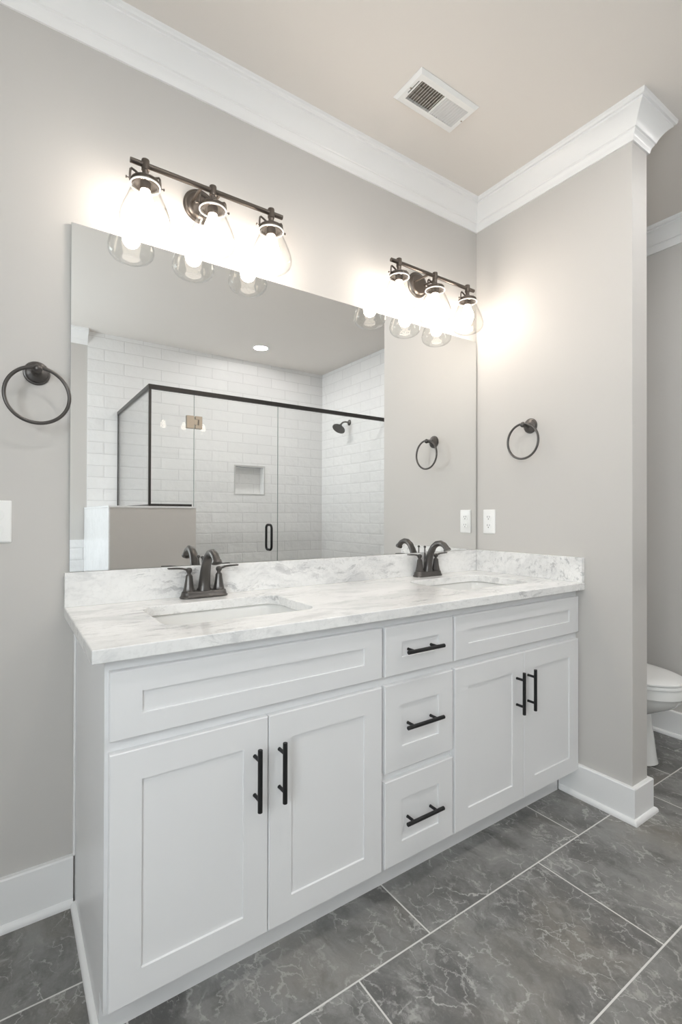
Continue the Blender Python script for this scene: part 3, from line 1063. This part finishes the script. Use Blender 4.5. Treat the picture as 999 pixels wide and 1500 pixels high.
bm = nb(); box(bm, gx0 - .008, gx0 + .008, GY - .008, GY + .008, ZC, HZ - rh); obj('corner_channel', bm, DARKBR, en, smooth=0)
bm = nb(); box(bm, gx0 - .008, gx0 + .008, YT + .0005, YT + .014, ZC, HZ - rh); obj('wall_channel', bm, DARKBR, en, smooth=0)
bm = nb(); box(bm, gx0 + .008, -0.868, GY - .009, GY + .009, ZC, ZC + .016); obj('sill_channel', bm, DARKBR, en, smooth=0)
bm = nb(); box(bm, gx0 - .008, gx0 + .008, YT + .014, GY - .008, ZC, ZC + .012); obj('sill_channel', bm, DARKBR, en, smooth=0)
EDGE = mat('green_glass_edge', (0.36, 0.42, 0.40), 0.2)
for x in (-0.8515, -0.1785):
    z0 = ZC if x < -.5 else .1
    bm = nb(); box(bm, x - .0015, x + .0015, GY - gt, GY + gt, .1 if x > -.5 else .1, HZ - rh - .003)
    obj('edge_seal', bm, EDGE, en, smooth=0)
for zc in (1.824, 0.34):
    bm = nb()
    hx = -0.8515
    for s in (-1, 1):
        y0, y1 = (GY + gt, GY + gt + .010) if s > 0 else (GY - gt - .010, GY - gt)
        box(bm, hx - .056, hx - .004, y0, y1, zc - .045, zc + .045)
        # door-side leaf with the pivot window
        box(bm, hx + .006, hx + .056, y0, y1, zc + .021, zc + .045)
        box(bm, hx + .006, hx + .056, y0, y1, zc - .045, zc - .021)
        box(bm, hx + .031, hx + .056, y0, y1, zc - .021, zc + .021)
        box(bm, hx - .004, hx + .023, y0 + .001, y1 - .001, zc - .019, zc + .019)
    h_ = obj('hinge', bm, NICKEL, en, smooth=0, bevel=.001)
    h_['label'] = 'champagne bronze glass hinge'
bm = nb()
for s in (1, -1):
    yo = GY + s * .048
    y_ = GY + s * gt
    zt, zb = 1.088, 0.877
    pts = [(-.254, y_, zt - .008)]
    for i in range(7):
        a = PI / 2 * i / 6
        pts.append((-.254, yo - s * .028 * (1 - math.sin(a)) , zt - .008 - .028 * (1 - math.cos(a))))
    low = [(p[0], p[1], zt + zb - p[2]) for p in pts][::-1]
    tube(bm, pts + low, .0095, 14)
dh = obj('handle', bm, BLACK, door)
dh['label'] = 'black D-shaped door pull'

sh = thing('shower_fixture', 'round bronze shower head on the tiled wall seen in the mirror', 'shower', (XR, -2.466, 2.108))
bm = nb(); lathe(bm, [(.030, .0005), (.030, .004), (.024, .010), (.014, .014), (.011, .016)], (XR, -2.466, 2.108), (-1, 0, 0), n=28); obj('flange', bm, BRONZE, sh)
bm = nb()
ap = [(XR - .010, 0, 2.108), (XR - .050, 0, 2.110), (XR - .080, 0, 2.102), (XR - .100, 0, 2.085), (XR - .112, 0, 2.066)]
tube(bm, [(x, -2.466, z) for x, _, z in ap], .0085, 14)
obj('shower_arm', bm, BRONZE, sh)
bm = nb()
ax = Vector((-.55, 0.12, -.80)).normalized()
lathe(bm, [(.011, -.020), (.014, -.012), (.020, .002), (.045, .020), (.064, .030), (.068, .036), (.068, .042), (.064, .044), (0.058, .0435), (.0, .0435)],
      Vector((XR - .114, -2.466, 2.062)), ax, n=36)
obj('shower_head', bm, BRONZE, sh)

LENSFILL = emit('added_fill_light_lens', (1.0, 0.975, 0.95), DOWNFILL)  # lens for the added fill lights only
def downlight(x, y, lens, label):
    dl = thing('recessed_downlight', label, 'light fixture', (x, y, CE), 'recessed ceiling lights')
    bm = nb(); lathe(bm, [(.062, .0005), (.080, .0005), (.080, .003), (.066, .006), (.062, .004)], (x, y, CE), (0, 0, -1), n=44, closed=True)
    obj('trim_ring', bm, PLASTIC, dl)
    bm = nb(); lathe(bm, [(.062, .0008), (.062, .0025), (.0, .0030)], (x, y, CE), (0, 0, -1), n=44)
    obj('lens', bm, lens, dl)
downlight(-0.011, -2.552, LENSM, 'round recessed ceiling light above the shower seen in the mirror')
downlight(-0.50, -1.22, LENSFILL, 'unseen added ceiling fill light opposite the right sink')  # this and the next two: unseen lights added to even the room light
downlight(0.52, -1.20, LENSFILL, 'unseen added ceiling fill light in front of the toilet alcove')
downlight(-1.40, -1.22, LENSFILL, 'unseen added ceiling fill light opposite the left sink')
